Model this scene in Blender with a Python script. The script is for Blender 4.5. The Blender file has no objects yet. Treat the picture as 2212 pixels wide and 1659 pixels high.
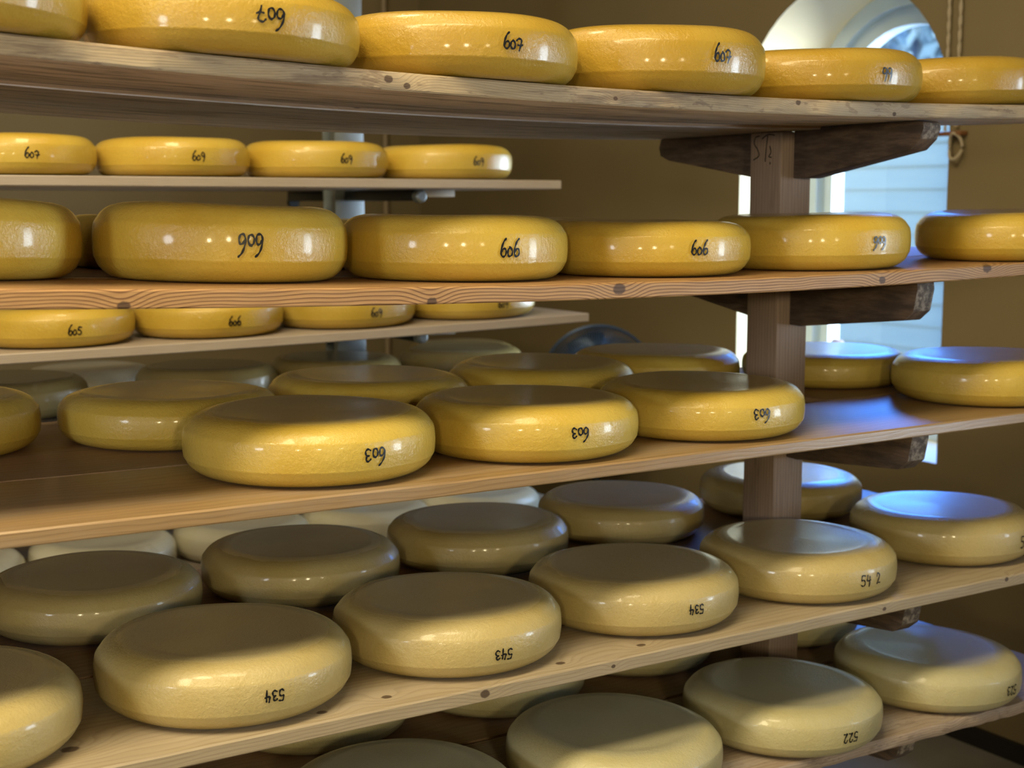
import bpy, bmesh, math, random
from mathutils import Vector, Matrix
random.seed(7)
C = bpy.context.scene.collection
H = 1.55                       # camera height above the floor; geometry below is written relative to the camera

# ------------------------------------------------------------------ camera, sky, lamps, exposure
cam_d = bpy.data.cameras.new('camera'); cam = bpy.data.objects.new('camera', cam_d); C.objects.link(cam)
cam.location = (0, 0, H); cam.rotation_euler = (math.radians(90 - 7.4262), 0, -math.radians(32.6308))
cam_d.sensor_width = 36; cam_d.lens = 36 * 3012.15 / 2212
cam_d.clip_start = 0.05; cam_d.clip_end = 100
cam_d.dof.use_dof = True; cam_d.dof.focus_distance = 2.0; cam_d.dof.aperture_fstop = 5.5
sc = bpy.context.scene; sc.camera = cam
sc.view_settings.view_transform = 'Standard'; sc.view_settings.look = 'None'
sc.view_settings.gamma = 1; sc.view_settings.exposure = 0.0; sc.view_settings.use_curve_mapping = False
sc.cycles.max_bounces = 8; sc.cycles.diffuse_bounces = 4; sc.cycles.glossy_bounces = 3
sc.cycles.transparent_max_bounces = 8; sc.cycles.caustics_reflective = False; sc.cycles.caustics_refractive = False
sc.cycles.sample_clamp_indirect = 6

w = bpy.data.worlds.new('sky'); sc.world = w; w.use_nodes = True
bg = w.node_tree.nodes['Background']
# sky graded for the light indoors: dazzling on the sun's side (-Y), deep blue on the far side (+Y)
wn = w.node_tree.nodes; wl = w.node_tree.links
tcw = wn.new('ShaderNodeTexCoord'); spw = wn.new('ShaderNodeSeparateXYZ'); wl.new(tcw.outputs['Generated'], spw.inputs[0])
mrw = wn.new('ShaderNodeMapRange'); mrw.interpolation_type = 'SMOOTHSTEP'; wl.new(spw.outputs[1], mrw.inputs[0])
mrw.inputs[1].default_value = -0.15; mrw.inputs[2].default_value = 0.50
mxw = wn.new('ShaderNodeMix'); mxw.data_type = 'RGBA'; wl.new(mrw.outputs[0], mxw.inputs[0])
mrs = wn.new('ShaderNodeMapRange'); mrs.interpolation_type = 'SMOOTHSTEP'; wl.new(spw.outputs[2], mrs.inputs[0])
mrs.inputs[1].default_value = -0.03; mrs.inputs[2].default_value = 0.20      # bright low band shaped to send near-level light through window_2
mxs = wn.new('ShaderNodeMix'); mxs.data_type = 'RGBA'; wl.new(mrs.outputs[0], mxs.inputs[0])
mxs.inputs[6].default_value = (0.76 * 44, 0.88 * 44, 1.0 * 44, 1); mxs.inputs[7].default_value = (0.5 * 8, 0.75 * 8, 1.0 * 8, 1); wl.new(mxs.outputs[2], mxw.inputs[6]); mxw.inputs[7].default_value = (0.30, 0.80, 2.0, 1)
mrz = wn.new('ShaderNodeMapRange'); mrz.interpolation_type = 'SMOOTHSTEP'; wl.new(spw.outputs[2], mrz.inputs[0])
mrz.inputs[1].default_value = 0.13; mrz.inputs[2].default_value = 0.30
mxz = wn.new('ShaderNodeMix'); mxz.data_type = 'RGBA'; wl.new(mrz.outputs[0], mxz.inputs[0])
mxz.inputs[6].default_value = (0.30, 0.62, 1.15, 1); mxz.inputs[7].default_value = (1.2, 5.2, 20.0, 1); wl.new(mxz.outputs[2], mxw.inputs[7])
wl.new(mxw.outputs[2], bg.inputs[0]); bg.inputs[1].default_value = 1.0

def area(name, loc, target, size, power, color, shape='DISK', size_y=None, portal=False):
    d = bpy.data.lights.new(name, 'AREA'); d.shape = shape; d.size = size
    if size_y: d.size_y = size_y
    d.energy = power; d.color = color
    if portal: d.cycles.is_portal = True
    o = bpy.data.objects.new(name, d); C.objects.link(o); o.location = loc
    o.rotation_euler = (Vector(target) - Vector(loc)).to_track_quat('-Z', 'Y').to_euler()
    return o
WARM = (1.0, 0.83, 0.51)
WX = 3.2                       # inner face of the end wall with the arched windows
for x, y, p in ((-1.4, 0.92, 54), (-0.45, 0.92, 52), (0.6, 0.92, 30)):
    area('ceiling_lamp', (x, y, H + 2.0), (x, y + 0.7, H), 0.75, p, WARM)
for x, y, p in ((-1.7, -1.9, 30), (-0.35, -1.95, 24), (0.9, -1.95, 7)):
    area('fill_light', (x, y, H + 0.30), (x + 0.4, y + 2.2, H + 0.1), 0.22, p, WARM)  # unseen warm fill low behind the camera, added for the wheel sides
area('ceiling_lamp', (0.9, 2.6, H + 1.9), (0.9, 2.9, 0), 0.4, 16, WARM)
for x, y, sy, tx in ((WX + 0.30, 3.14, 0.86, 0), (WX + 0.30, 0.12, 0.94, 0)):
    area('daylight_portal', (x, y, H - 0.04), (0, y, H - 0.04), sy, 1, (1, 1, 1), 'RECTANGLE', 1.5, True)
area('fill_light', (-2.9, 0.35, H + 0.25), (0.8, 1.7, H), 0.55, 32, (0.85, 0.92, 1.0))  # added cool disk in place of daylight from a left-hand window

# ------------------------------------------------------------------ node helpers
def new_mat(name):
    m = bpy.data.materials.new(name); m.use_nodes = True
    nt = m.node_tree; b = nt.nodes['Principled BSDF']
    return m, nt, b
class N:
    def __init__(s, nt): s.nt = nt
    def n(s, t, **k):
        x = s.nt.nodes.new(t)
        for a, v in k.items(): setattr(x, a, v)
        return x
    def put(s, inp, v):
        if isinstance(v, bpy.types.NodeSocket): s.nt.links.new(v, inp)
        else:
            try: inp.default_value = v
            except TypeError: inp.default_value = (v, v, v)
    def m(s, op, a, b=0.0, c=0.0):
        x = s.n('ShaderNodeMath', operation=op)
        s.put(x.inputs[0], a); s.put(x.inputs[1], b); s.put(x.inputs[2], c); return x.outputs[0]
    def mix(s, f, a, b):
        x = s.n('ShaderNodeMix', data_type='RGBA'); s.put(x.inputs[0], f)
        s.put(x.inputs[6], a if isinstance(a, bpy.types.NodeSocket) else (*a, 1))
        s.put(x.inputs[7], b if isinstance(b, bpy.types.NodeSocket) else (*b, 1)); return x.outputs[2]
    def noise(s, vec, scale, detail=2.0, rough=0.5):
        x = s.n('ShaderNodeTexNoise'); s.put(x.inputs['Vector'], vec); x.inputs['Scale'].default_value = scale
        x.inputs['Detail'].default_value = detail; x.inputs['Roughness'].default_value = rough; return x.outputs[0]
    def scl(s, vec, v):
        x = s.n('ShaderNodeVectorMath', operation='MULTIPLY'); s.put(x.inputs[0], vec); x.inputs[1].default_value = v; return x.outputs[0]
    def comb(s, a, b, c):
        x = s.n('ShaderNodeCombineXYZ'); s.put(x.inputs[0], a); s.put(x.inputs[1], b); s.put(x.inputs[2], c); return x.outputs[0]
    def sep(s, v):
        x = s.n('ShaderNodeSeparateXYZ'); s.put(x.inputs[0], v); return x.outputs
    def ramp(s, f, a, b):      # smoothstep
        x = s.n('ShaderNodeMapRange', interpolation_type='SMOOTHSTEP'); s.put(x.inputs[0], f)
        x.inputs[1].default_value = a; x.inputs[2].default_value = b; return x.outputs[0]
    def bump(s, h, strength, dist, b):
        x = s.n('ShaderNodeBump'); s.put(x.inputs['Height'], h); x.inputs['Strength'].default_value = strength
        x.inputs['Distance'].default_value = dist; s.put(b.inputs['Normal'], x.outputs[0])
    def obj(s): return s.n('ShaderNodeTexCoord').outputs['Object']
def plain(name, col, rough=0.5, metal=0.0, spec=0.5, var=0.0, vscale=8):
    m, nt, b = new_mat(name); g = N(nt)
    if var:
        f = g.noise(g.obj(), vscale, 4, 0.6)
        g.put(b.inputs['Base Color'], g.mix(f, [c * (1 - var) for c in col], [min(1, c * (1 + var)) for c in col]))
    else: b.inputs['Base Color'].default_value = (*col, 1)
    b.inputs['Roughness'].default_value = rough; b.inputs['Metallic'].default_value = metal
    b.inputs['Specular IOR Level'].default_value = spec
    return m

def cheese_mat(name, col, deep, cap, rough=0.22, cap_rough=0.38):
    m, nt, b = new_mat(name); g = N(nt); o = g.obj(); x, y, z = g.sep(o)
    r = g.m('SQRT', g.m('ADD', g.m('MULTIPLY', x, x), g.m('MULTIPLY', y, y)))
    big = g.noise(o, 9, 3, 0.55); fine = g.noise(o, 330, 2, 0.6)
    oi = g.n('ShaderNodeObjectInfo').outputs['Random']
    c = g.mix(g.ramp(big, 0.30, 0.72), deep, col)
    c = g.mix(g.m('MULTIPLY', g.m('SUBTRACT', oi, 0.35), 0.35), c, [min(1, v * 1.12) for v in col])
    c = g.mix(g.m('MULTIPLY', g.ramp(fine, 0.40, 0.75), 0.13), c, [v * 0.62 for v in deep])
    on_cap = g.m('MULTIPLY', g.m('SUBTRACT', 1.0, g.ramp(g.m('ADD', r, g.m('MULTIPLY', g.noise(o, 20, 3), 0.012)), 0.138, 0.158)), g.ramp(z, 0.06, 0.075))
    c = g.mix(g.m('MULTIPLY', on_cap, 0.6), c, cap)
    g.put(b.inputs['Base Color'], c)
    g.put(b.inputs['Roughness'], g.m('ADD', g.m('MULTIPLY', on_cap, cap_rough - rough), g.m('ADD', rough - 0.03, g.m('MULTIPLY', g.noise(o, 14, 2), 0.06))))
    b.inputs['IOR'].default_value = 1.5
    g.put(b.inputs['Coat Weight'], g.m('ADD', 0.25, g.m('MULTIPLY', on_cap, 0.75))); g.put(b.inputs['Coat Roughness'], g.m('ADD', 0.10, g.m('MULTIPLY', on_cap, 0.14)))
    h = g.m('ADD', g.m('MULTIPLY', g.noise(o, 190, 4, 0.7), 1.0), g.m('ADD', g.m('MULTIPLY', g.noise(o, 55, 2), 0.6), g.m('MULTIPLY', g.m('MULTIPLY', on_cap, g.noise(o, 420, 2, 0.7)), 0.9)))
    g.bump(h, 0.75, 0.0016, b)
    return m
CH = {
 1: cheese_mat('cheese_rind_deep_yellow', (0.44, 0.295, 0.048), (0.40, 0.245, 0.026), (0.52, 0.38, 0.12)),
 2: cheese_mat('cheese_rind_yellow', (0.62, 0.440, 0.078), (0.56, 0.365, 0.045), (0.50, 0.38, 0.12)),
 3: cheese_mat('cheese_rind_golden', (0.60, 0.440, 0.095), (0.54, 0.370, 0.055), (0.46, 0.37, 0.16)),
 4: cheese_mat('cheese_rind_straw', (0.51, 0.415, 0.19), (0.46, 0.355, 0.125), (0.43, 0.365, 0.21), 0.26, 0.33),
 5: cheese_mat('cheese_rind_pale', (0.52, 0.48, 0.285), (0.48, 0.42, 0.20), (0.44, 0.42, 0.29), 0.30, 0.33),
 6: cheese_mat('cheese_rind_ivory', (0.78, 0.76, 0.64), (0.72, 0.68, 0.50), (0.74, 0.73, 0.66), 0.28, 0.42),
}

def wood(name, base, dark, line=0.5, period=0.004, stain=0.3, stain_col=(0.12, 0.10, 0.09), knots=(), rough=0.6, grey=(0.45, 0.42, 0.38), greyf=0.2, bump=0.35, fleck=0.0):
    """pine plank: the grain runs along X; knots are (x, y, z, radius) in object space"""
    m, nt, b = new_mat(name); g = N(nt); o = g.obj(); x, y, z = g.sep(o)
    lowx = g.noise(g.scl(o, (2.6, 5, 5)), 1.0, 3, 0.5)
    c = g.m('ADD', z, g.m('MULTIPLY', y, 0.42)); c = g.m('ADD', c, g.m('MULTIPLY', lowx, 0.045))
    c = g.m('ADD', c, g.m('MULTIPLY', g.noise(g.scl(o, (9, 20, 20)), 1.0, 2), 0.004))
    kmask = None
    for kx, ky, kz, kr in knots:
        dx = g.m('SUBTRACT', x, kx); dy = g.m('SUBTRACT', y, ky); dz = g.m('SUBTRACT', z, kz)
        d2 = g.m('ADD', g.m('MULTIPLY', g.m('MULTIPLY', dx, dx), 0.6), g.m('ADD', g.m('MULTIPLY', dy, dy), g.m('MULTIPLY', dz, dz)))
        wob = g.m('MULTIPLY', g.noise(o, 160, 2), kr * 0.5)
        dist = g.m('SUBTRACT', g.m('SQRT', d2), wob)
        gs = g.m('POWER', 2.718, g.m('MULTIPLY', d2, -1.0 / (2 * (kr * 3.0) ** 2)))
        c = g.m('ADD', c, g.m('MULTIPLY', gs, kr * 2.2))
        k = g.m('SUBTRACT', 1.0, g.ramp(dist, kr * 0.55, kr * 0.95))
        kmask = k if kmask is None else g.m('MAXIMUM', kmask, k)
    wv = g.m('FRACT', g.m('DIVIDE', c, period))
    late = g.m('MULTIPLY', g.ramp(wv, 0.45, 0.93), g.m('SUBTRACT', 1.0, g.ramp(wv, 0.94, 1.0)))
    fib = g.noise(g.scl(o, (14, 420, 420)), 1.0, 3, 0.6)
    col = g.mix(g.m('MULTIPLY', late, line), base, dark)
    col = g.mix(g.m('MULTIPLY', g.ramp(fib, 0.42, 0.75), 0.35), col, dark)
    gr = g.ramp(g.noise(g.scl(o, (3, 12, 12)), 1.0, 4, 0.65), 0.42, 0.72)
    col = g.mix(g.m('MULTIPLY', gr, greyf), col, grey)
    st = g.ramp(g.noise(g.scl(o, (5, 42, 60)), 1.0, 5, 0.7), *((0.47, 0.63) if stain > 0.5 else (0.54, 0.68)))
    col = g.mix(g.m('MULTIPLY', st, stain), col, stain_col)
    if fleck:
        fl = g.ramp(g.noise(g.scl(o, (22, 60, 60)), 1.0, 3, 0.7), 0.58, 0.64)
        col = g.mix(g.m('MULTIPLY', fl, fleck), col, stain_col)
    if kmask is not None: col = g.mix(g.m('MULTIPLY', kmask, 0.85), col, (0.055, 0.028, 0.016))
    g.put(b.inputs['Base Color'], col); b.inputs['Roughness'].default_value = rough; b.inputs['Specular IOR Level'].default_value = 0.35 if rough > 0.5 else 0.5
    g.bump(g.m('ADD', g.m('MULTIPLY', late, -0.5), fib), bump, 0.0007, b)
    return m

# ------------------------------------------------------------------ object helpers
def tag(o, label=None, cat=None, group=None, kind=None):
    if label: o['label'] = label
    if cat: o['category'] = cat
    if group: o['group'] = group
    if kind: o['kind'] = kind
    return o
def link(name, me, parent=None, loc=(0, 0, 0)):
    o = bpy.data.objects.new(name, me); C.objects.link(o); o.location = loc
    if parent: o.parent = parent
    return o
def mesh(name, bm, mats, smooth=True, angle=40):
    me = bpy.data.meshes.new(name); bmesh.ops.recalc_face_normals(bm, faces=bm.faces); bm.to_mesh(me); bm.free()
    for m in (mats if isinstance(mats, (list, tuple)) else [mats]): me.materials.append(m)
    if smooth:
        me.polygons.foreach_set('use_smooth', [True] * len(me.polygons)); me.set_sharp_from_angle(angle=math.radians(angle))
    return me
def obj(name, bm, mat, parent=None, loc=(0, 0, 0), smooth=True): return link(name, mesh(name, bm, mat, smooth), parent, loc)
def empty(name, loc): return link(name, None, None, loc)
def add_box(bm, x0, x1, y0, y1, z0, z1, bev=0.0):
    vs = [bm.verts.new((x, y, z)) for z in (z0, z1) for y in (y0, y1) for x in (x0, x1)]
    fs = [bm.faces.new([vs[i] for i in q]) for q in ((0, 2, 3, 1), (4, 5, 7, 6), (0, 1, 5, 4), (2, 6, 7, 3), (0, 4, 6, 2), (1, 3, 7, 5))]
    if bev:
        es = {e for f in fs for e in f.edges}; bmesh.ops.bevel(bm, geom=list(es), offset=bev, segments=2, affect='EDGES', profile=0.5)
    return bm
def add_prism(bm, pts, axis, a, b, bev=0.0):
    """extrude a 2-D outline along X ('x': pts are y,z) or Y ('y': pts are x,z)"""
    f = (lambda p, t: (t, p[0], p[1])) if axis == 'x' else (lambda p, t: (p[0], t, p[1]))
    A = [bm.verts.new(f(p, a)) for p in pts]; B = [bm.verts.new(f(p, b)) for p in pts]; n = len(pts)
    fs = [bm.faces.new(A), bm.faces.new(B[::-1])] + [bm.faces.new((A[i], B[i], B[(i + 1) % n], A[(i + 1) % n])) for i in range(n)]
    if bev: bmesh.ops.bevel(bm, geom=list({e for q in fs for e in q.edges}), offset=bev, segments=2, affect='EDGES', profile=0.5)
    return bm
def add_tube(bm, pts, r, seg=8, closed=False):
    pts = [Vector(p) for p in pts]; n = len(pts); rings = []
    for i, p in enumerate(pts):
        a = pts[(i - 1) % n] if (closed or i) else p; c = pts[(i + 1) % n] if (closed or i < n - 1) else p
        d = (c - a).normalized(); u = d.cross(Vector((0, 0, 1)))
        if u.length < 1e-3: u = d.cross(Vector((1, 0, 0)))
        u.normalize(); v = d.cross(u); rr = r[i] if isinstance(r, (list, tuple)) else r
        rings.append([bm.verts.new(p + (u * math.cos(2 * math.pi * k / seg) + v * math.sin(2 * math.pi * k / seg)) * rr) for k in range(seg)])
    for i in range(n if closed else n - 1):
        A, B = rings[i], rings[(i + 1) % n]
        for k in range(seg): bm.faces.new((A[k], B[k], B[(k + 1) % seg], A[(k + 1) % seg]))
    if not closed:
        bm.faces.new(rings[0][::-1]); bm.faces.new(rings[-1])
    return bm
def catmull(P, k=6, closed=False):
    P = [tuple(p) for p in P]; n = len(P); out = []
    for i in range(n if closed else n - 1):
        if closed: a, b, c, d = (P[(i + j) % n] for j in (-1, 0, 1, 2))
        else: a, b, c, d = P[max(i - 1, 0)], P[i], P[i + 1], P[min(i + 2, n - 1)]
        for j in range(k):
            t = j / k
            out.append(tuple(0.5 * (2 * b[m] + (c[m] - a[m]) * t + (2 * a[m] - 5 * b[m] + 4 * c[m] - d[m]) * t * t + (3 * b[m] - a[m] - 3 * c[m] + d[m]) * t ** 3) for m in range(len(b))))
    if not closed: out.append(P[-1])
    return out

# ------------------------------------------------------------------ room
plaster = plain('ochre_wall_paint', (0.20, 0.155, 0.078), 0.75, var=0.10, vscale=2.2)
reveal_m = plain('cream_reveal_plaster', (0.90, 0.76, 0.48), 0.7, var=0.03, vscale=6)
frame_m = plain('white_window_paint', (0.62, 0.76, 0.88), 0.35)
floor_m = plain('grey_concrete_floor', (0.22, 0.21, 0.185), 0.6, var=0.25, vscale=5)
ceil_m = plain('ceiling_paint', (0.45, 0.38, 0.26), 0.8)
base_m = plain('black_baseboard_paint', (0.012, 0.010, 0.010), 0.5)
XL, YB, YF, ZC = -3.0, 5.8, -2.2, H + 2.15
SPR, SILL, RAD = H + 0.24, H - 0.756, 0.4365

def struct(name, bm, mat, smooth=False): return tag(obj(name, bm, mat, None, (0, 0, 0), smooth), kind='structure')
struct('floor', add_box(bmesh.new(), XL - 0.4, WX + 0.42, YF - 0.3, YB + 0.3, -0.1, 0.0), floor_m)
struct('ceiling', add_box(bmesh.new(), XL - 0.4, WX + 0.42, YF - 0.3, YB + 0.3, ZC, ZC + 0.1), ceil_m)
struct('wall_back', add_box(bmesh.new(), XL - 0.4, WX, YB, YB + 0.3, 0, ZC), plaster)
struct('wall_front', add_box(bmesh.new(), XL - 0.4, WX, YF - 0.3, YF, 0, ZC), plaster)
ARC = 28
def arch_profile(yc, off=0.0):
    """outline of an arched opening shrunk by off, as (y, z), from bottom-left round to bottom-right"""
    r = RAD - off
    return [(yc - r, SILL + off)] + [(yc - r * math.cos(math.pi * i / ARC), SPR + r * math.sin(math.pi * i / ARC)) for i in range(ARC + 1)] + [(yc + r, SILL + off)]
def arched_wall(name, x_in, x_out, centres):
    bm = bmesh.new()
    ys = [YF - 0.3]; spans = []
    for yc in centres:
        arc = [(yc - RAD * math.cos(math.pi * i / ARC), SPR + RAD * math.sin(math.pi * i / ARC)) for i in range(ARC + 1)]
        spans.append(('solid', ys[-1], arc[0][0])); spans.append(('win', arc)); ys.append(arc[-1][0])
    spans.append(('solid', ys[-1], YB + 0.3))
    def quad(x, y0, z0, y1, z1, t0, t1):
        bm.faces.new([bm.verts.new(p) for p in ((x, y0, z0), (x, y1, z1), (x, y1, t1), (x, y0, t0))])
    for x in (x_in, x_out):
        for s in spans:
            if s[0] == 'solid': quad(x, s[1], 0, s[2], 0, ZC, ZC)
            else:
                for (y0, z0), (y1, z1) in zip(s[1], s[1][1:]):
                    quad(x, y0, 0, y1, 0, SILL, SILL); quad(x, y0, z0, y1, z1, ZC, ZC)
    bmesh.ops.remove_doubles(bm, verts=bm.verts, dist=1e-5)
    me = bpy.data.meshes.new(name); bm.to_mesh(me); bm.free(); me.materials.append(plaster)
    tag(link(name, me), kind='structure')
arched_wall('wall_right', WX, WX + 0.42, (0.12, 3.14))
arched_wall('wall_left', XL, XL - 0.4, ())
struct('baseboard_right', add_box(bmesh.new(), WX - 0.014, WX, YF, YB, 0, 0.055), base_m)
struct('baseboard_back', add_box(bmesh.new(), XL, WX - 0.014, YB - 0.014, YB, 0, 0.055), base_m)

glass_m, nt, b = new_mat('window_glass'); nt.nodes.remove(b)
g = N(nt); tr = g.n('ShaderNodeBsdfTransparent'); gl = g.n('ShaderNodeBsdfGlossy'); gl.inputs['Roughness'].default_value = 0.02
tr.inputs[0].default_value = (0.93, 0.97, 1, 1)
fr = g.n('ShaderNodeFresnel'); fr.inputs[0].default_value = 1.35; mx = g.n('ShaderNodeMixShader')
nt.links.new(fr.outputs[0], mx.inputs[0]); nt.links.new(tr.outputs[0], mx.inputs[1]); nt.links.new(gl.outputs[0], mx.inputs[2])
nt.links.new(mx.outputs[0], nt.nodes['Material Output'].inputs[0])

def ring(bm, P, Q, x0, x1):
    """frame between outlines P (outer) and Q (inner), from x0 to x1"""
    n = len(P); v = [[bm.verts.new((x, *p)) for p in L] for L in (P, Q) for x in (x0, x1)]
    P0, P1, Q0, Q1 = v
    for i in range(n):
        j = (i + 1) % n
        bm.faces.new((P0[i], P0[j], Q0[j], Q0[i])); bm.faces.new((P1[i], Q1[i], Q1[j], P1[j]))
        bm.faces.new((P0[i], P1[i], P1[j], P0[j])); bm.faces.new((Q0[i], Q0[j], Q1[j], Q1[i]))
def window(name, yc, x0, s):
    t = tag(empty(name, (0, 0, 0)), kind='structure')
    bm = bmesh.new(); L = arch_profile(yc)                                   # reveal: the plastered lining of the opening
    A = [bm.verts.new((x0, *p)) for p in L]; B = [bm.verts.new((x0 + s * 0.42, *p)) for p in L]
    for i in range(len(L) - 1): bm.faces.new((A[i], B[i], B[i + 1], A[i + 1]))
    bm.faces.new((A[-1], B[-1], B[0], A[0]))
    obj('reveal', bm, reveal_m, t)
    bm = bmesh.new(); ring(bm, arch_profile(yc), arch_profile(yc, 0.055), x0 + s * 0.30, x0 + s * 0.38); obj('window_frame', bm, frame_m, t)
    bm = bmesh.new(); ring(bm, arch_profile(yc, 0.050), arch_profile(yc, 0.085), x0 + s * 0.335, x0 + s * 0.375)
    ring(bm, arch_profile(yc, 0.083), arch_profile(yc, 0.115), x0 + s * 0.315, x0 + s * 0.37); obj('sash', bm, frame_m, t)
    bm = bmesh.new(); bm.faces.new([bm.verts.new((x0 + s * 0.352, *p)) for p in arch_profile(yc, 0.113)]); obj('glass_pane', bm, glass_m, t, smooth=False)
    return t
w1 = window('window_1', 3.14, WX, 1)
window('window_2', 0.12, WX, 1)
# wooden latch knob on the sash, with its arm
knob_m = plain('brown_latch_wood', (0.20, 0.085, 0.03), 0.45)
bm = bmesh.new(); add_tube(bm, [(WX + 0.315, 3.395, H - 0.475), (WX + 0.295, 3.390, H - 0.477), (WX + 0.275, 3.385, H - 0.480), (WX + 0.258, 3.38, H - 0.482)], [0.008, 0.013, 0.020, 0.012], 12)
add_tube(bm, [(WX + 0.30, 3.39, H - 0.48), (WX + 0.30, 3.388, H - 0.52)], 0.012, 10); obj('latch_knob', bm, knob_m, w1)

# cords hanging beside the arch, tied off on a small cleat
cord_m = plain('pale_twisted_cord', (0.42, 0.36, 0.26), 0.8)
for k, (y, zb, lab) in enumerate(((2.706, H + 0.20, 'pale twisted cord hanging closest to the arched window edge'), (2.668, H + 0.21, 'pale twisted cord hanging right of the cord at the window edge'))):
    bm = bmesh.new(); n = 150
    for ph in (0, math.pi):
        add_tube(bm, [(WX - 0.016 + 0.0025 * math.cos(i * 1.1 + ph), y - 0.010 * (1 - i / n) * (k - 0.5) + 0.0025 * math.sin(i * 1.1 + ph), ZC - (ZC - zb) * i / n) for i in range(n + 1)], 0.0032, 5)
    tag(obj('window_cord', bm, cord_m), lab, 'cord', 'cords beside the arched window')
t = tag(empty('cord_cleat', (WX - 0.01, 2.68, H + 0.185)), 'small brown cleat with a pale loop of cord beside the window', 'cleat')
bm = bmesh.new(); add_box(bm, -0.022, 0.010, -0.042, 0.052, 0.0, 0.012, 0.003); obj('peg', bm, knob_m, t)
bm = bmesh.new(); add_tube(bm, [(-0.014 + 0.006 * math.cos(a * 2), -0.016 + 0.022 * math.cos(a), -0.030 + 0.036 * math.sin(a)) for a in [2 * math.pi * i / 22 for i in range(22)]], 0.0048, 7, True); obj('cord_loop', bm, cord_m, t)
# heating pipe in the far corner
tag(obj('wall_pipe', add_tube(bmesh.new(), [(3.005, YB - 0.03, 0), (3.005, YB - 0.03, ZC)], 0.012, 12), plain('pipe_paint', (0.30, 0.23, 0.14), 0.5)), 'thin beige pipe running up the far wall near the corner', 'pipe')

# ------------------------------------------------------------------ outside the window
ground = struct('ground', add_box(bmesh.new(), WX + 0.42, 9.5, -9, 20, -0.35, -0.25), plain('pale_gravel', (0.10, 0.105, 0.105), 0.9, var=0.2, vscale=3))  # cut short so the bright low sky also reaches window_2 from below
m, nt, b = new_mat('blue_grey_siding'); g = N(nt); o = g.obj()
f = g.noise(g.scl(o, (1, 1.5, 14)), 1.0, 4, 0.6); g.put(b.inputs['Base Color'], g.mix(f, (0.105, 0.120, 0.080), (0.145, 0.155, 0.100))); b.inputs['Roughness'].default_value = 0.7; siding_m = m
trim_w = plain('white_corner_board', (0.20, 0.18, 0.12), 0.6)
hs = tag(empty('neighbouring_building', (7, 6.5, -0.25)), 'pale blue clapboard building seen through the arched window', 'building')
bm = bmesh.new()
for i in range(18):
    z = i * 0.145
    vs = [bm.verts.new(p) for p in ((0.0, -0.60, z), (0.0, 6.0, z), (0.010, 6.0, z + 0.146), (0.010, -0.60, z + 0.146), (0.03, -0.60, z), (0.03, 6.0, z))]
    bm.faces.new((vs[0], vs[1], vs[2], vs[3])); bm.faces.new((vs[0], vs[4], vs[5], vs[1]))
obj('clapboards', bm, siding_m, hs, smooth=False)
obj('corner_board', add_box(bmesh.new(), -0.02, 0.06, -0.74, -0.60, 0, 2.65, 0.004), trim_w, hs)
obj('side_wall', add_box(bmesh.new(), 0.05, 4.0, -0.70, 6.0, 0, 2.60), siding_m, hs, smooth=False)
obj('roof', add_prism(bmesh.new(), [(-0.9, 2.6), (6.2, 2.6), (6.2, 2.68), (-0.9, 2.68)], 'x', -0.06, 4.2), plain('slate_roof', (0.09, 0.11, 0.13), 0.7), hs, smooth=False)
bark = plain('blue_grey_bark', (0.05, 0.07, 0.09), 0.9, var=0.3, vscale=9)
leaf = plain('frosty_foliage', (0.030, 0.060, 0.080), 0.8, var=0.6, vscale=1.6)
def tree(x, y, h, r, lab, seed):
    rnd = random.Random(seed); t = tag(empty('tree', (x, y, -0.25)), lab, 'tree', 'trees behind the neighbouring building')
    bm = bmesh.new(); add_tube(bm, [(0, 0, 0), (0.05, 0.03, h * 0.4), (-0.04, 0.06, h * 0.8), (0, 0, h)], [0.13, 0.11, 0.07, 0.02], 8)
    for i in range(12):
        a = rnd.uniform(0, 6.28); z = h * rnd.uniform(0.3, 0.9); l = rnd.uniform(0.5, 1.3)
        add_tube(bm, [(0, 0, z), (l * 0.5 * math.cos(a), l * 0.5 * math.sin(a), z + l * 0.35), (l * math.cos(a), l * math.sin(a), z + l * 0.9)], [0.035, 0.02, 0.006], 5)
    obj('trunk', bm, bark, t)
    bm = bmesh.new()
    for i in range(1000):
        u = rnd.gauss(0, 1), rnd.gauss(0, 1), rnd.gauss(0, 1); L = math.sqrt(sum(q * q for q in u)); q = r * rnd.random() ** 0.4
        c = Vector((u[0] / L * q, u[1] / L * q, h * 0.66 + u[2] / L * q * 1.5)); s = rnd.uniform(0.07, 0.15)
        d1 = Vector((rnd.gauss(0, 1), rnd.gauss(0, 1), rnd.gauss(0, 1))).normalized(); d2 = d1.cross(Vector((rnd.random(), rnd.random(), 0.3))).normalized()
        bm.faces.new([bm.verts.new(c + d1 * s * a + d2 * s * b2 * 0.5) for a, b2 in ((-1, 0), (0, -1), (1, 0), (0, 1))])
    obj('crown', bm, leaf, t, smooth=False)
for i, (x, y, h, lab) in enumerate(((12.4, 13.2, 5.2, 'bluish bushy tree rising furthest left above the clapboard building'), (12.4, 10.9, 5.0, 'bluish bushy tree in the middle of the front row behind the building'),
        (12.4, 8.6, 5.2, 'bluish bushy tree at the right end of the front row behind the building'), (15.0, 13.8, 6.2, 'taller bluish tree in the back row, left'), (15.0, 11.4, 6.4, 'tallest bluish tree at the back of the rows'))):
    tree(x, y, h, 0.98, lab, i)

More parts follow.
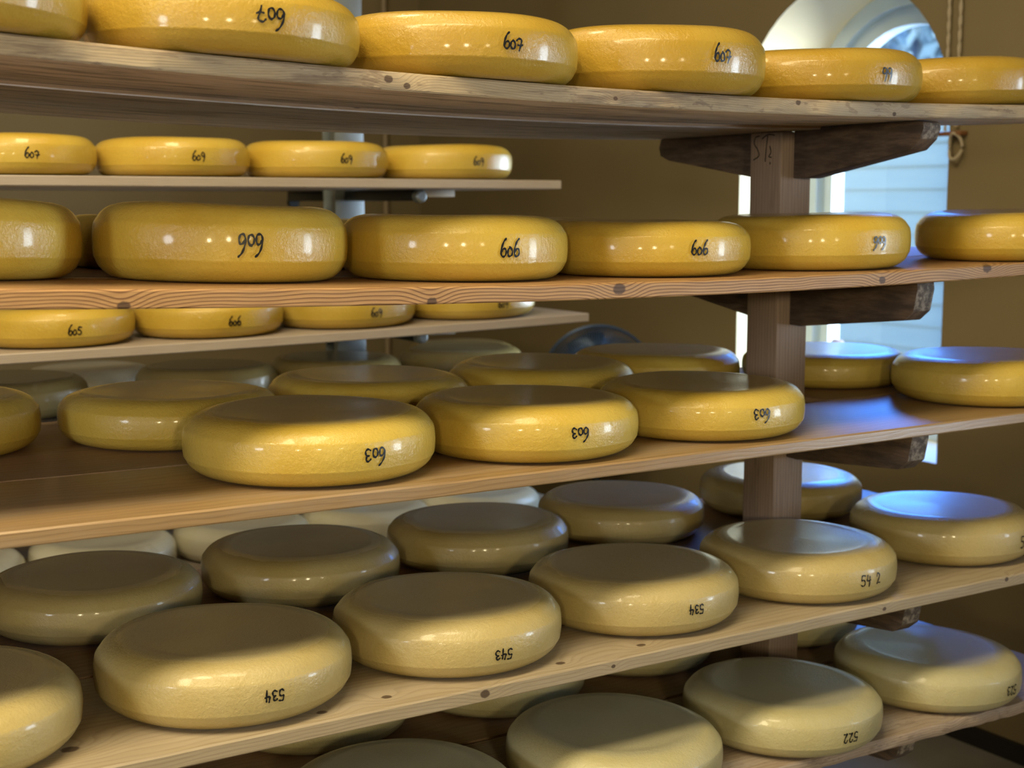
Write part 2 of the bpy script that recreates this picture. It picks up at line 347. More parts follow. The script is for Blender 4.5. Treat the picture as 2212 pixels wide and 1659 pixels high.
# ------------------------------------------------------------------ cheese wheels
PR = [(0, .012), (.35, .010), (.62, .003), (.74, 0), (.80, .0), (.88, .035), (.95, .14), (.984, .26), (.994, .32), (1, .45), (.999, .56), (.992, .68), (.976, .75), (.935, .86), (.875, .94), (.80, .982), (.74, .997), (.70, .999), (.63, .990), (.35, .980), (0, .976)]
H0, R0 = 0.0865, 0.18
def rad_at(zf):
    P = PR[4:16]
    for (a, za), (b, zb) in zip(P, P[1:]):
        if za <= zf <= zb: return a + (b - a) * (zf - za) / (zb - za)
    return 1.0
def wheel_mesh(mat, seed):
    rnd = random.Random(seed); prof = catmull(PR, 3); n = 112; bm = bmesh.new()
    ph = [rnd.uniform(0, 6.28) for _ in range(6)]; rings = []
    for r, z in prof[1:-1]:
        R = []
        for k in range(n):
            a = 2 * math.pi * k / n
            wr = 1 + 0.0035 * math.sin(2 * a + ph[0]) + 0.002 * math.sin(3 * a + ph[1] + 3 * z) + 0.0012 * math.sin(7 * a + ph[2])
            dz = (0.0012 * math.sin(a + ph[3]) + 0.0008 * math.sin(3 * a + ph[4])) * z * min(1, r * 1.3)
            crease = 0.0007 * math.exp(-((z - 0.735) / 0.018) ** 2) + 0.0006 * math.exp(-((z - 0.275) / 0.018) ** 2)
            R.append(bm.verts.new(((r * R0 * wr + crease) * math.cos(a), (r * R0 * wr + crease) * math.sin(a), max(0, z * H0 + dz))))
        rings.append(R)
    for A, B in zip(rings, rings[1:]):
        for k in range(n): bm.faces.new((A[k], A[(k + 1) % n], B[(k + 1) % n], B[k]))
    bm.faces.new(rings[0][::-1]); top = bm.verts.new((0, 0, PR[-1][1] * H0))
    for k in range(n): bm.faces.new((rings[-1][k], rings[-1][(k + 1) % n], top))
    return mesh('cheese_wheel', bm, mat, True, 60)
WM = {k: [wheel_mesh(CH[k], 10 * k + j) for j in range(3)] for k in CH}

ink = plain('black_marker_ink', (0.006, 0.006, 0.008), 0.35)
DIG = {
 '6': [[(.56, 1.0), (.34, .84), (.14, .52), (.08, .22), (.20, .02), (.42, .03), (.54, .22), (.46, .42), (.27, .42), (.12, .25)]],
 '0': [[(.34, .50), (.14, .42), (.08, .20), (.20, .02), (.42, .06), (.50, .28), (.38, .48), (.26, .52)]],
 '7': [[(.04, .52), (.22, .64), (.46, .60), (.50, .46), (.40, .22), (.30, -.06)], [(.16, .26), (.40, .24), (.60, .30)]],
 '9': [[(.52, .66), (.38, .80), (.16, .74), (.10, .52), (.26, .40), (.46, .52), (.54, .70), (.52, .34), (.38, -.10)]],
 '3': [[(.08, .58), (.26, .70), (.44, .60), (.38, .44), (.22, .38), (.44, .32), (.48, .12), (.30, .0), (.08, .08)]],
 '5': [[(.56, .74), (.36, .76), (.18, .72), (.12, .44), (.32, .46), (.50, .30), (.46, .08), (.26, 0.0), (.08, .08)]],
 '4': [[(.20, .74), (.12, .50), (.10, .34), (.34, .34), (.56, .38)], [(.46, .66), (.42, .30), (.38, -.08)]],
 '2': [[(.08, .56), (.20, .74), (.42, .72), (.46, .52), (.28, .24), (.08, .02), (.30, .06), (.54, .03)]],
 ' ': []}
def number_mesh(text, width, theta, zf, rot, r, h):
    """marker strokes laid on the curved side; theta is the direction of the middle, zf the height fraction"""
    rnd = random.Random(text + str(theta)); adv = 0.66 if text[0] == '5' else 0.60; tot = adv * len(text)
    u = width / tot; vs_ = u * 1.28; bm = bmesh.new(); hw = 0.00115 if text[0] == '5' else 0.0013
    for i, ch in enumerate(text):
        for st in DIG[ch]:
            P = [((x + adv * i - tot / 2 + rnd.uniform(-.015, .015)) * u, (y - 0.42 + rnd.uniform(-.015, .015)) * vs_) for x, y in st]
            P = catmull(P, 5)
            if rot: P = [(-a, -b) for a, b in P]
            def mp(a, b):
                z = zf * H0 + b; q = rad_at(min(0.93, max(0.06, z / H0))) * R0 * 1.0035 + 0.0011
                return (q * math.cos(theta + a / R0), q * math.sin(theta + a / R0), z)
            L = []
            for k, p in enumerate(P):
                a = P[max(k - 1, 0)]; c = P[min(k + 1, len(P) - 1)]; d = Vector((c[0] - a[0], c[1] - a[1])); d.normalize() if d.length else None
                hh = hw * (1.0 + 0.25 * math.sin(k * 0.9 + i)); nx, ny = -d.y * hh, d.x * hh
                L.append((bm.verts.new(mp(p[0] + nx, p[1] + ny)), bm.verts.new(mp(p[0] - nx, p[1] - ny))))
            for (a0, a1), (b0, b1) in zip(L, L[1:]): bm.faces.new((a0, a1, b1, b0))
            for p in (P[0], P[-1]): bm.faces.new([bm.verts.new(mp(p[0] + hw * math.cos(q), p[1] + hw * math.sin(q))) for q in [math.pi * j / 4 for j in range(8)]])
    return mesh('handwritten_number', bm, ink, False)

SH = {1: (.18046, -.04258, .02293), 2: (-.10199, -.0332, .01766), 3: (-.37818, -.01105, .00423), 4: (-.68378, -.00569, .00041), 5: (-.92389, -.00049, -.00708)}
def shz(k, x): a, b, c = SH[k]; u = x - .5; return a + b * u + c * u * u
def slope(k, x): return SH[k][1] + 2 * SH[k][2] * (x - .5)
def wheel(mk, x, y, z, label, group, rs=1.0, h=H0, tilt=0.0, num=None):
    rot = random.uniform(0, 6.28)
    o = link('cheese_wheel', random.choice(WM[mk]), None, (x, y, H + z + 0.0012 + abs(tilt) * 0.004))
    o.rotation_euler = (0, -tilt, rot); o.rotation_mode = 'XYZ'
    o.rotation_euler = (Matrix.Rotation(-tilt, 4, 'Y') @ Matrix.Rotation(rot, 4, 'Z')).to_euler()
    o.scale = (rs * 0.986, rs * 0.986, h / H0)
    tag(o, label, 'cheese wheel', group)
    if num:
        s, wd, th, zf, fl = num
        link('handwritten_number', number_mesh(s, wd, th - rot, zf, fl, R0, H0), o)
    return o
G1, G2, G3, G4, G5 = ('deep yellow wheels on the top shelf', 'yellow wheels on the second shelf', 'golden wheels on the third shelf', 'straw coloured wheels on the fourth shelf', 'pale wheels on the lowest visible shelf')
# (shelf, x, y, radius, height, number, label)
W = [
(1, .322, 1.757, .18, .0865, None, 'deep yellow cheese wheel at the far left end of the top shelf, barely visible'),
(1, .680, 1.758, .1787, .0865, ('607', .0359, -1.616, .487, 1), 'deep yellow cheese wheel marked 607 upside down, second on the top shelf'),
(1, 1.036, 1.771, .1783, .0904, ('607', .0293, -1.65, .50, 0), 'deep yellow cheese wheel marked 607 upright, third on the top shelf'),
(1, 1.392, 1.768, .1791, .1007, ('607', .031, -1.613, .53, 0), 'tall yellow cheese wheel marked 607 upright, left of the wheel marked 99'),
(1, 1.760, 1.781, .1801, .0875, ('99', .0215, -1.66, .47, 0), 'deep yellow cheese wheel marked 99 in front of the arched window'),
(1, 2.120, 1.801, .18, .0868, None, 'deep yellow cheese wheel at the right end of the top shelf, below the cords'),
(2, .363, 1.966, .18, .1014, None, 'yellow cheese wheel cut off by the left edge on the second shelf'),
(2, .727, 1.904, .1799, .1042, ('606', .0343, -1.726, .506, 1), 'large yellow cheese wheel marked 606 upside down, left on the second shelf'),
(2, 1.084, 1.861, .1787, .0947, ('606', .0327, -1.624, .506, 0), 'yellow cheese wheel marked 606 upright in the middle of the second shelf'),
(2, 1.442, 1.848, .1794, .0869, ('606', .0311, -1.717, .518, 0), 'yellow cheese wheel marked 606 upright just left of the wooden post'),
(2, 1.805, 1.832, .18, .0938, ('606', .0286, -1.623, .502, 1), 'yellow cheese wheel marked 606 upside down in front of the wooden post'),
(2, 2.267, 1.759, .18, .0883, None, 'unmarked yellow cheese wheel at the right end of the second shelf'),
(3, .824, 1.827, .182, .0872, ('603', .0332, -1.50, .50, 1), 'golden cheese wheel marked 603 upside down, leftmost in front on the third shelf'),
(3, 1.188, 1.817, .1793, .0834, ('603', .0302, -1.68, .56, 1), 'golden cheese wheel marked 603 upside down, middle wheel of the third shelf front'),
(3, 1.548, 1.821, .1794, .0814, ('603', .0337, -1.681, .56, 1), 'golden cheese wheel marked 603 upside down, just left of the bare bluish shelf area'),
(3, 2.272, 1.812, .18, .0864, None, 'golden cheese wheel alone at the right end of the third shelf front'),
(3, .372, 2.26, .1792, .0847, None, 'golden cheese wheel cut off by the left edge on the third shelf'),
(3, .745, 2.198, .179, .0780, None, 'dim golden cheese wheel behind the leftmost 603 wheel'),
(3, 1.102, 2.189, .18, .0842, None, 'dim golden cheese wheel behind the gap between the first two 603 wheels'),
(3, 1.465, 2.186, .1799, .0856, None, 'dim golden cheese wheel in front of the fan on the third shelf'),
(3, 1.822, 2.290, .1794, .0800, None, 'golden cheese wheel behind the wooden post on the third shelf'),
(3, 2.196, 2.170, .1796, .0700, None, 'golden cheese wheel seen right of the wooden post with a bluish top'),
(4, .298, 1.812, .18, .0864, None, 'straw coloured cheese wheel cut off at the left edge of the fourth shelf front'),
(4, .682, 1.816, .1805, .0886, ('534', .0289, -1.576, .516, 1), 'large straw coloured wheel marked 534 upside down at the lower left'),
(4, 1.047, 1.822, .1795, .0843, ('543', .0308, -1.62, .44, 1), 'straw coloured wheel marked 543 upside down on the fourth shelf'),
(4, 1.413, 1.827, .1796, .0848, ('534', .030, -1.627, .543, 1), 'straw coloured wheel marked 534 upside down, right of the 543 wheel'),
(4, 1.781, 1.815, .1799, .0851, ('54 2', .050, -1.557, .529, 0), 'straw coloured wheel marked 542 upright in front of the wooden post'),
(4, 2.208, 1.850, .1805, .0907, ('54', .030, -1.38, .50, 0), 'straw coloured wheel with a blue sheen at the right end of the fourth shelf'),
(4, .626, 2.26, .1788, .0814, None, 'dull straw wheel behind the large 534 wheel at the left edge'),
(4, 1.001, 2.268, .179, .082, None, 'dull straw wheel behind the gap between the 534 and 543 wheels'),
(4, 1.379, 2.278, .179, .0804, None, 'dull straw wheel behind and right of the 543 wheel'),
(4, 1.755, 2.315, .1786, .0793, None, 'dull straw wheel with a bright glint on its shoulder, left of the post'),
(4, 2.203, 2.304, .1849, .082, None, 'straw coloured wheel behind the wooden post with a blue-lit top'),
(5, .924, 1.747, .1799, .085, None, 'pale cheese wheel of which only the top shows at the bottom edge'),
(5, 1.319, 1.752, .1802, .0856, None, 'pale cheese wheel cut off by the bottom edge, left of the 522 wheel'),
(5, 1.704, 1.766, .1795, .0829, ('522', .034, -1.631, .466, 1), 'pale cheese wheel marked 522 upside down on the lowest shelf'),
(5, 2.102, 1.781, .18, .0856, ('523', .036, -1.40, .46, 1), 'pale cheese wheel marked 523 upside down with a bright blue top'),
(5, .991, 2.213, .18, .0865, None, 'shaded pale wheel under the fourth shelf, lowest at the left'),
(5, 1.358, 2.187, .1777, .087, None, 'shaded pale wheel under the fourth shelf, below the 543 wheel'),
(5, 1.720, 2.236, .1768, .0858, None, 'shaded pale wheel behind the 522 wheel, left of the post'),
(5, 2.125, 2.225, .1802, .0865, None, 'shaded pale wheel behind the lowest part of the post, to its right'),
(2, .420, 2.335, .18, .0850, None, 'yellow wheel behind the left edge wheel of the second shelf'),
(2, .785, 2.320, .18, .0850, None, 'yellow wheel behind the large upside down 606 wheel'),
(2, 1.150, 2.300, .18, .0850, None, 'yellow wheel behind the middle 606 wheel'),
(2, 1.520, 2.300, .18, .0850, None, 'yellow wheel behind the 606 wheel left of the post'),
]
for k, x, y, r, h, num, lab in W:
    wheel(k, x, y, shz(k, x), lab, (G1, G2, G3, G4, G5)[k - 1], r / R0, h, math.atan(slope(k, x)), num)

# ------------------------------------------------------------------ the wooden rack: boards on bracketed posts
YF0, YJ, YB0, TH = 1.636, 1.934, 2.457, 0.022
def board(name, k, x0, x1, y0, y1, th, mat, label, dz=0.0, rough_edge=0.0, seed=0, under=None):
    rnd = random.Random(seed); bm = bmesh.new(); n = int((x1 - x0) / 0.02); ym = [y0, y0 + 0.0025, (y0 + y1) / 2, y1 - 0.0025, y1]
    T = []
    cuts = [(p - 0.003, p + 0.083) for p in (1.8971, 1.8971 - 2.45)] if (y1 > 2.2 and k > 1) else []
    xs = [(x0 + (x1 - x0) * i / n, y0) for i in range(n + 1)]
    for a, b_ in cuts:
        xs = [q for q in xs if not a - 0.001 < q[0] < b_ + 0.001] + [(a, y0), (a + 1e-5, 2.095), (b_ - 1e-5, 2.095), (b_, y0)]
    yfull = y0
    for x, y0 in sorted(xs):
        z = shz(k, x) + dz; e = rough_edge * (rnd.random() - 0.5); e2 = rough_edge * (rnd.random() - 0.5)
        # the board's own section: top with eased arrises, then underside
        sec = [(y0 + e, z - 0.0025 - abs(e2)), (y0 + 0.0025 + e, z), ((yfull + y1) / 2 + .05, z), (y1 - 0.0025, z), (y1, z - 0.0025), (y1, z - th + 0.002), (y1 - 0.002, z - th), ((yfull + y1) / 2 + .05, z - th), (y0 + 0.002 + e, z - th), (y0 + e, z - th + 0.002 + abs(e))]
        T.append([bm.verts.new((x, p[0], p[1])) for p in sec])
    m = len(T[0])
    for A, B in zip(T, T[1:]):
        for j in range(m): bm.faces.new((A[j], B[j], B[(j + 1) % m], A[(j + 1) % m]))
    bm.faces.new(T[0]); bm.faces.new(T[-1][::-1])
    o = obj(name, bm, mat if under is None else [mat, under], None, (0, 0, H)); tag(o, label, 'shelf board', 'shelf boards of the wooden rack')
    if under is not None:                     # grey underside, its colour brightened in place of light bounced from below
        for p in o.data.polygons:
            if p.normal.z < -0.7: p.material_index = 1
    return o
def kn(k, *L): return [(x, y, shz(k, x) + dz, r) for x, y, dz, r in L]
F = YF0
W1 = wood('weathered_board', (0.40, 0.31, 0.19), (0.22, 0.155, 0.09), 0.40, 0.0035, 0.62, (0.13, 0.085, 0.06), kn(1, (.858, F, -.010, .005), (.885, F, -.017, .004), (1.224, F, -.014, .003), (1.582, F, -.006, .004), (1.80, F, -.019, .0035)), 0.7, (0.36, 0.32, 0.26), 0.5, 0.7, 0.45)
W1b = wood('brightened_grey_underside', (0.70, 0.61, 0.55), (0.46, 0.38, 0.33), 0.30, 0.006, 0.60, (0.10, 0.085, 0.08), kn(1, (.96, 1.934, -.014, .010)), 0.6, (0.74, 0.72, 0.71), 0.6, 0.5)
W1e = wood('tan_board_edge', (0.44, 0.27, 0.13), (0.25, 0.14, 0.07), 0.4, 0.005, 0.3, (0.10, 0.06, 0.04), kn(1, (.96, 1.934, -.014, .010)), 0.6, (0.38, 0.32, 0.26), 0.2, 0.4)
W2 = wood('ring_grained_pine', (0.43, 0.245, 0.10), (0.13, 0.055, 0.022), 0.95, 0.0046, 0.10, (0.10, 0.06, 0.04), kn(2, (1.234, F, -.009, .0085), (.920, F, -.020, .006), (.502, F, -.020, .006), (1.784, F, -.014, .006), (2.05, F, -.004, .009)), 0.55, (0.42, 0.33, 0.24), 0.15, 0.5)
W3 = wood('smooth_orange_pine', (0.34, 0.22, 0.105), (0.20, 0.118, 0.052), 0.45, 0.0075, 0.16, (0.17, 0.13, 0.10), (), 0.34, (0.36, 0.30, 0.24), 0.45, 0.2)
W4 = wood('pinkish_pine', (0.40, 0.325, 0.215), (0.25, 0.185, 0.115), 0.45, 0.006, 0.08, (0.2, 0.12, 0.08), kn(4, (1.002, F, -.010, .006), (1.230, F, -.010, .003), (1.818, F, -.012, .0035), (.864, 1.675, 0, .006), (1.153, 1.666, 0, .006), (.438, 1.717, 0, .009), (1.310, 1.671, 0, .006), (.762, 1.668, 0, .006), (2.144, F, -.006, .004)), 0.50, (0.52, 0.45, 0.38), 0.3, 0.25)
W5 = wood('worn_grey_board', (0.40, 0.31, 0.23), (0.22, 0.15, 0.11), 0.4, 0.005, 0.5, (0.12, 0.08, 0.06), kn(5, (2.0, F, -.012, .005)), 0.6, (0.45, 0.42, 0.40), 0.5, 0.8, 0.3)
Wr = wood('brown_rear_board', (0.33, 0.21, 0.12), (0.18, 0.10, 0.055), 0.4, 0.007, 0.3, (0.10, 0.07, 0.05), (), 0.5, (0.32, 0.28, 0.24), 0.3, 0.3)
XB0, XB1 = -0.95, 2.46
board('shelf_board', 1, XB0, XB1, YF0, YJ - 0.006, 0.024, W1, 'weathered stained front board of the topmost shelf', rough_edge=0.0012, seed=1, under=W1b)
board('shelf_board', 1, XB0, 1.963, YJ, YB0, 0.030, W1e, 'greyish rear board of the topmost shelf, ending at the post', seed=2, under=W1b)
board('shelf_board', 2, XB0, XB1, YF0, YJ - 0.006, TH + 0.0015, W2, 'orange pine board with wavy grain and knots, second from top')
board('shelf_board', 2, XB0, XB1, YJ, YB0, TH, Wr, 'brown rear board of the second shelf behind the 606 wheels')
board('shelf_board', 3, XB0, XB1, YF0, YJ + 0.008, 0.020, W3, 'smooth orange pine front board under the 603 wheels')
board('shelf_board', 3, XB0, XB1, YJ + 0.012, YB0, 0.020, Wr, 'brown rear board of the third shelf behind the 603 wheels')
board('shelf_board', 4, XB0, 2.30, YF0, YJ + 0.04, TH, W4, 'pinkish pine front board with small knots under the 534 wheels')
board('shelf_board', 4, XB0, 2.515, YJ + 0.044, YB0 + 0.02, TH, Wr, 'brown rear board of the fourth shelf under the dull straw wheels')
board('shelf_board', 5, XB0, XB1, YF0 - 0.008, YJ + 0.05, TH, W5, 'worn grey front board with ragged edge on the lowest visible shelf', rough_edge=0.004, seed=3)
board('shelf_board', 5, XB0, XB1, YJ + 0.056, YB0, TH, Wr, 'dark rear board of the lowest visible shelf')

post_m = None
def post_wood(name, base, dark):
    """the same pine but with the grain running up the post"""
    m, nt, b = new_mat(name); g = N(nt); o = g.obj(); x, y, z = g.sep(o)
    c = g.m('ADD', g.m('ADD', x, g.m('MULTIPLY', y, 1.0)), g.m('MULTIPLY', g.noise(g.scl(o, (6, 6, 1.4)), 1.0, 3), 0.03))
    wv = g.m('FRACT', g.m('DIVIDE', c, 0.008)); late = g.m('MULTIPLY', g.ramp(wv, 0.4, 0.9), g.m('SUBTRACT', 1.0, g.ramp(wv, 0.92, 1.0)))
    fib = g.noise(g.scl(o, (260, 260, 9)), 1.0, 3); col = g.mix(g.m('MULTIPLY', late, 0.4), base, dark)
    col = g.mix(g.m('MULTIPLY', g.ramp(fib, 0.4, 0.75), 0.5), col, dark)
    col = g.mix(g.m('MULTIPLY', g.ramp(g.noise(g.scl(o, (30, 30, 5)), 1.0, 4), 0.55, 0.75), 0.5), col, [v * 0.4 for v in dark])
    g.put(b.inputs['Base Color'], col); b.inputs['Roughness'].default_value = 0.65; g.bump(fib, 0.5, 0.0008, b); return m
post_m = post_wood('brown_post_wood', (0.34, 0.25, 0.19), (0.19, 0.13, 0.095))
def arm_wood():
    m, nt, b = new_mat('dark_bracket_wood'); g = N(nt); o = g.obj()
    n1 = g.noise(g.scl(o, (60, 9, 60)), 1.0, 5, 0.7); n2 = g.noise(g.scl(o, (20, 6, 20)), 1.0, 3)
    col = g.mix(g.ramp(n1, 0.35, 0.7), (0.060, 0.040, 0.030), (0.155, 0.105, 0.075)); col = g.mix(g.m('MULTIPLY', g.ramp(n2, 0.5, 0.7), 0.5), col, (0.03, 0.025, 0.025))
    geo = g.n('ShaderNodeNewGeometry').outputs['Normal']; tc = g.n('ShaderNodeTexCoord').outputs['Normal']; ny = g.sep(tc)[1]
    # end grain is paler, worn wood
    col = g.mix(g.m('MULTIPLY', g.ramp(g.m('ABSOLUTE', ny), 0.75, 0.9), 0.75), col, g.mix(g.ramp(g.noise(o, 70, 4, 0.7), 0.4, 0.65), (0.07, 0.055, 0.045), (0.36, 0.31, 0.25)))
    g.put(b.inputs['Base Color'], col); b.inputs['Roughness'].default_value = 0.7; g.bump(n1, 0.6, 0.002, b); return m
arm_m = arm_wood()
PX0, PX1, PY0, PY1 = 1.8971, 1.9768, 2.0046, 2.0920
def rack_post(dx, label):
    t = tag(empty('rack_post', (PX0 + dx, PY0, 0)), label, 'shelf rack')
    zt = H + min(shz(1, PX0 + dx + q) for q in (0, .04, .08)) - 0.031
    obj('post', add_box(bmesh.new(), 0, PX1 - PX0, 0, PY1 - PY0, 0, zt, 0.003), post_m, t)
    for k in range(1, 6):
        X = PX0 + dx; z = H + min(shz(k, X + q) for q in (.03, .055, .08)) - (0.0245, TH + 0.002, 0.0205, TH, TH)[k - 1] - 0.0005; zr = z - (0.0055 if k == 1 else 0)
        dp = (.095, .100, .095, .098, .098)[k - 1]; dt = (.050, .072, .074, .070, .070)[k - 1]
        f = [(PY0 - 0.0005, z), (PY0 - 0.0005, z - dp), (PY0 - 0.03, z - dp - 0.001), (1.716, z - dt), (1.694, z - dt + 0.018), (1.686, z - 0.014), (1.688, z - 0.003), (1.698, z)]
        bm = add_prism(bmesh.new(), [(a - PY0, c) for a, c in f], 'x', 0.032, 0.077, 0.002); obj('bracket_arm', bm, arm_m, t)
        r_ = [(PY1 + 0.0005, zr), (2.414, zr), (2.420, zr - 0.02), (2.414, zr - 0.037), (2.384, zr - 0.047), (PY1 + 0.0005, zr - dp + 0.004)]
        bm = add_prism(bmesh.new(), [(a - PY0, c) for a, c in r_], 'x', 0.032, 0.077, 0.002); obj('bracket_arm', bm, arm_m, t)
    return t
rp = rack_post(0, 'brown wooden rack post with dark tapered bracket arms and pencilled letters')
rack_post(-2.45, 'brown wooden rack post beyond the left edge of the photo')
# pencilled letters near the top of the post
bm = bmesh.new(); Q = []
def stroke(P, w=0.0011):
    P = catmull(P, 6)
    for (a, b_) in zip(P, P[1:]):
        d = Vector((b_[0] - a[0], b_[1] - a[1])); d.normalize() if d.length else None; nx, ny = -d.y * w, d.x * w
        # the side face looks towards -X; its right-hand direction is -Y
        bm.faces.new([bm.verts.new((-0.0009, 0.0874 - p[0], p[1])) for p in ((a[0] + nx, a[1] + ny), (a[0] - nx, a[1] - ny), (b_[0] - nx, b_[1] - ny), (b_[0] + nx, b_[1] + ny))])
zt = H + 0.118
for P in ([(.028, .010), (.016, .008), (.012, -.004), (.022, -.016), (.026, -.028), (.010, -.036)], [(.034, .004), (.050, .012), (.070, .010)], [(.050, .010), (.046, -.015), (.044, -.040)], [(.056, -.010), (.060, -.022), (.054, -.030), (.062, -.032)], [(.057, -.041), (.059, -.043), (.057, -.045)]):
    stroke([(a, zt + c) for a, c in P])
tag(obj('pencilled_letters', bm, plain('pencil_lead', (0.02, 0.016, 0.014), 0.6), rp, smooth=False), 'dark pencilled letters')

# ------------------------------------------------------------------ steel rack behind
RW = wood('steel_rack_board', (0.42, 0.36, 0.31), (0.29, 0.23, 0.20), 0.35, 0.005, 0.15, (0.2, 0.13, 0.1), (), 0.4, (0.50, 0.46, 0.42), 0.35, 0.2)
def flat_board(x0, x1, y0, y1, z0, z1, zmid, label):
    """zmid: how far the middle of the span hangs below the straight line between its ends"""
    bm = bmesh.new(); n = 60; T = []
    for i in range(n + 1):
        t = i / n; x = x0 + (x1 - x0) * t; z = z0 + (z1 - z0) * t - 4 * zmid * t * (1 - t)
        T.append([bm.verts.new((x, y, zz)) for y, zz in ((y0, z - .002), (y0 + .002, z), (y1 - .002, z), (y1, z - .002), (y1, z - .020), (y1 - .002, z - .022), (y0 + .002, z - .022), (y0, z - .020))])
    for A, B in zip(T, T[1:]):
        for j in range(8): bm.faces.new((A[j], B[j], B[(j + 1) % 8], A[(j + 1) % 8]))
    bm.faces.new(T[0]); bm.faces.new(T[-1][::-1])
    o = obj('rack_board', bm, RW, None, (0, 0, H)); tag(o, label, 'shelf board', 'shelf boards of the steel rack behind'); return o
GU, GM, GL, GK = 'yellow wheels on the upper board of the steel rack', 'yellow wheels on the middle board of the steel rack', 'wheels on the shaded lower board of the steel rack', 'ivory wheels on the lowest board of the steel rack'
flat_board(-0.6, 2.072, 3.0, 3.60, .0557, .0557, 0, 'blurred pale board end of the upper shelf on the steel rack')
flat_board(-0.6, 2.072, 3.72, 4.05, .0557, .0557, 0, 'rear upper board of the steel rack behind its post')
flat_board(-0.6, 2.163, 3.0, 3.34, -.306, -.292, .014, 'bluish middle board of the steel rack with its tip free')
flat_board(-0.6, 2.16, 3.36, 3.60, -.306, -.292, .014, 'narrow middle board of the steel rack in front of its post')
flat_board(-0.6, 2.40, 3.2, 3.60, -.497, -.497, 0, 'shaded lower board of the steel rack behind the third shelf')
flat_board(-0.6, 2.55, 3.72, 4.12, -.542, -.542, 0, 'shaded rear lower board of the steel rack')
flat_board(-0.6, 2.40, 3.2, 3.60, -.910, -.910, 0, 'lowest front board of the steel rack behind the fourth shelf')
flat_board(-0.6, 2.40, 3.72, 4.12, -.910, -.910, 0, 'lowest rear board of the steel rack behind the fourth shelf')
def mz(x): t = (x + .6) / 2.763; return -.306 + .014 * t - .056 * t * (1 - t)
for i, (x, s, fl) in enumerate(((.742, '607', 0), (1.101, '609', 0), (1.462, '609', 0), (1.825, '609', 0))):
    wheel(2, x, 3.18, .0565, ('yellow wheel marked 607, first on the upper board behind', 'yellow wheel marked with a blurred number, second on the upper board behind', 'yellow wheel, third on the upper board behind, left of the pipe', 'yellow wheel nearest the free end of the upper board behind')[i], GU, num=(s, .030, -1.58, .5, fl))
for i, (x, s) in enumerate(((.817, '605'), (1.178, '606'), (1.539, '609'), (1.901, '609'))):
    wheel(2 if i < 2 else 3, x, 3.185, mz(x) + .0004, ('yellow wheel marked 605, first on the middle board behind', 'yellow wheel marked 606, second on the middle board behind', 'yellow wheel, third on the middle board behind', 'yellow wheel nearest the bluish tip of the middle board behind')[i], GM, tilt=(.014 - .056 * (1 - 2 * (x + .6) / 2.763)) / 2.763, num=(s, .030, -1.58, .45, 0))
for i, (x, y, m_) in enumerate(((.765, 3.40, 4), (1.250, 3.40, 4), (1.612, 3.40, 4), (2.016, 3.42, 4), (1.09, 3.90, 6), (2.30, 3.90, 4))):
    wheel(m_, x, y, -.4965 if y < 3.6 else -.5415, ('dark wheel in deep shade at the left under the middle board behind', 'blurred golden wheel with a blue glint under the middle board behind', 'shaded wheel under the middle board behind, mostly hidden by the third shelf row', 'blurred wheel with a pale lit rim below the bluish board tip', 'grey-white wheel with a blue glint deep in the shade behind', 'pale wheel edge furthest back below the bluish board tip')[i], GL)
for i, x in enumerate((.600, .970, 1.335, 1.697, 2.062)):
    wheel(6, x, 3.40, -.9095, ('ivory wheel at the left edge under the third shelf', 'ivory wheel seen above the leftmost dull straw wheel', 'ivory wheel second from left in the gap under the third shelf', 'ivory wheel third from left in the gap, lit bluish', 'bright bluish-white wheel at the right of the gap under the third shelf')[i], GK)

steel = plain('galvanised_steel', (0.30, 0.34, 0.36), 0.42, 0.75, var=0.2, vscale=30)
steel_d = plain('dark_steel', (0.05, 0.06, 0.065), 0.45, 0.5)
black = plain('black_steel_arm', (0.012, 0.014, 0.016), 0.4, 0.2)
block_m = plain('pale_spacer_block', (0.55, 0.50, 0.42), 0.6)
def steel_post(x, label):
    t = tag(empty('steel_post', (x, 3.62, 0)), label, 'steel rack post')
    bm = bmesh.new(); zt = H + 1.2
    for a in ((-0.045, 0.045, 0, 0.008), (-0.006, 0.006, 0.008, 0.075), (-0.045, 0.045, 0.075, 0.083)): add_box(bm, a[0], a[1], a[2], a[3], 0.01, zt, 0.001)
    add_box(bm, -0.045, -0.037, 0.006, 0.026, 0.01, zt); add_box(bm, 0.037, 0.045, 0.006, 0.026, 0.01, zt)
    obj('column', bm, steel, t)
    obj('foot_plate', add_box(bmesh.new(), -0.07, 0.07, -0.05, 0.13, 0, 0.01, 0.002), steel_d, t)
    for zz, xe in ((H + 0.33, 0), (H + .0557 - .0225, 0), (H - .3115 - .0225, 0), (H - .497 - .0225, 0), (H - .910 - .0225, 0)):
        dz = 0 if zz != H + 0.33 else -0.0
        bm = bmesh.new(); add_box(bm, -0.018, 0.018, -0.40, -0.0005, zz - 0.030, zz - 0.0005, 0.003); obj('support_arm', bm, black, t)
        zr = zz - (0.0455 if abs(zz - (H - .5195)) < 1e-4 else 0); bm = bmesh.new(); add_box(bm, -0.018, 0.018, 0.0835, 0.40, zr - 0.030, zr - 0.0005, 0.003); add_tube(bm, [(0, 0.385, zr - 0.034), (0, 0.405, zr - 0.034)], 0.017, 12); obj('support_arm', bm, black, t)
        bm = bmesh.new(); add_tube(bm, [(0, -0.425, zz - 0.018), (0, -0.42, zz - 0.018), (0, -0.405, zz - 0.018), (0, -0.40, zz - 0.018)], [0.011, 0.016, 0.017, 0.017], 14); obj('end_cap', bm, steel, t)
        bm = bmesh.new(); add_box(bm, 0.020, 0.130, -0.37, -0.31, zz - 0.019, zz - 0.0005, 0.002); obj('spacer_block', bm, block_m, t)
    return t
steel_post(1.77, 'grey steel rack post with black arms behind the wooden rack')
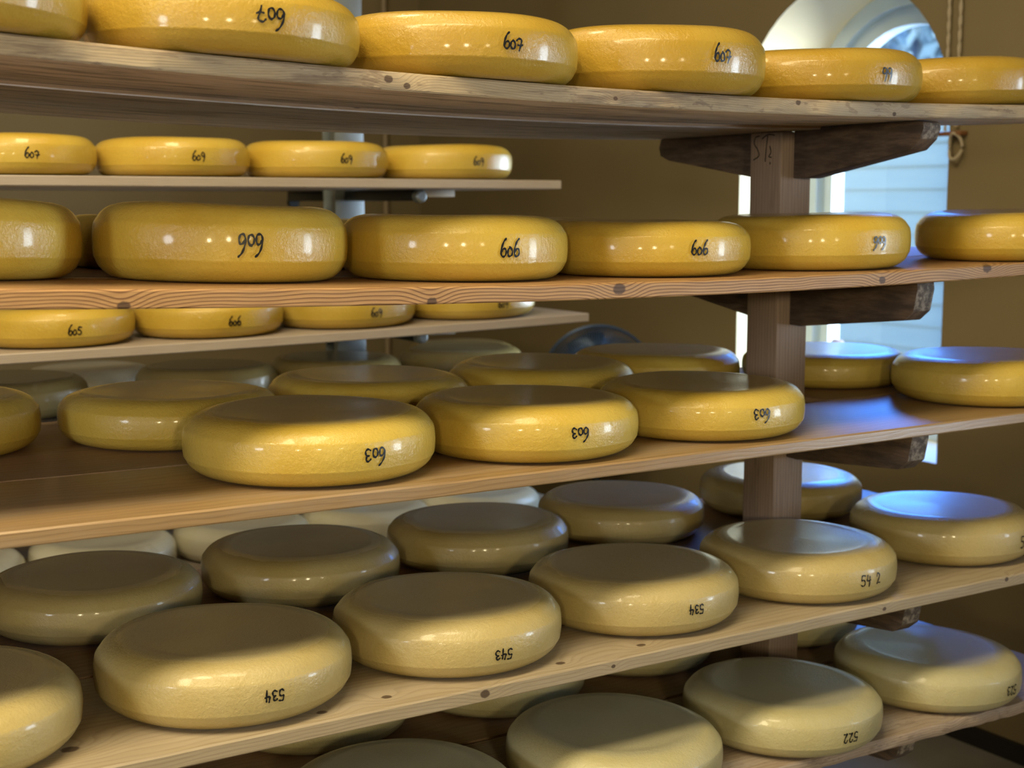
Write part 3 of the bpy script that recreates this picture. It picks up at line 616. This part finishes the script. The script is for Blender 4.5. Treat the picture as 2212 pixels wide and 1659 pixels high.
steel_post(-0.35, 'grey steel rack post beyond the left edge of the photo')

# ------------------------------------------------------------------ fan behind the third shelf
blue = plain('blue_painted_wire', (0.055, 0.10, 0.19), 0.35, 0.3)
fan = tag(empty('pedestal_fan', (2.95, 4.03, 0)), 'dark blue round fan with wire guard standing by the end wall', 'fan')
hz = H - 0.642; q = (Matrix.Rotation(math.radians(-32), 4, 'Z') @ Matrix.Rotation(math.radians(90), 4, 'X'))
def fanp(r, a, d): return (Matrix.Translation((0, 0, hz)) @ q @ Vector((r * math.cos(a), r * math.sin(a), d)))[:]
bm = bmesh.new(); FR = 0.205
for j, (r, d) in enumerate(((FR, 0.0), (FR, 0.03), (0.15, 0.062), (0.10, 0.072))): add_tube(bm, [fanp(r, 2 * math.pi * i / 48, d) for i in range(48)], 0.004 if j < 2 else 0.002, 6, True)
for i in range(132):
    a = 2 * math.pi * i / 132
    add_tube(bm, [fanp(0.05, a, 0.076), fanp(0.11, a, 0.072), fanp(0.16, a, 0.060), fanp(0.193, a, 0.042), fanp(FR, a, 0.02), fanp(0.193, a, -0.03), fanp(0.12, a, -0.055), fanp(0.05, a, -0.06)], 0.0019, 4)
obj('wire_guard', bm, blue, fan)
bm = bmesh.new(); add_tube(bm, [fanp(0, 0, d) for d in (-0.13, -0.12, -0.05, 0.03, 0.055)], [0.03, 0.05, 0.055, 0.035, 0.02], 20); add_tube(bm, [fanp(0, 0, 0.074), fanp(0, 0, 0.082)], 0.05, 20); obj('motor_housing', bm, plain('dark_blue_plastic', (0.02, 0.035, 0.06), 0.4), fan)
for k in range(4):
    bm = bmesh.new(); a0 = k * math.pi / 2 + 0.3; grid = [[bm.verts.new(fanp(0.03 + 0.15 * i / 6, a0 + (j / 5 - .5) * (0.55 + 0.5 * math.sin(math.pi * i / 7)), 0.012 * (j / 2.5 - 1) + 0.01)) for j in range(6)] for i in range(7)]
    for i in range(6):
        for j in range(5): bm.faces.new((grid[i][j], grid[i + 1][j], grid[i + 1][j + 1], grid[i][j + 1]))
    bmesh.ops.solidify(bm, geom=bm.faces, thickness=0.002); obj('fan_blade', bm, plain('blade_blue', (0.010, 0.022, 0.036), 0.5), fan)
bm = bmesh.new(); add_tube(bm, [(0.045, 0.07, 0.02), (0.045, 0.07, hz - 0.03)], 0.014, 12); add_tube(bm, [(0.045, 0.07, 0), (0.045, 0.07, 0.02), (0.045, 0.07, 0.035)], [0.17, 0.16, 0.03], 28); obj('stand', bm, steel_d, fan)
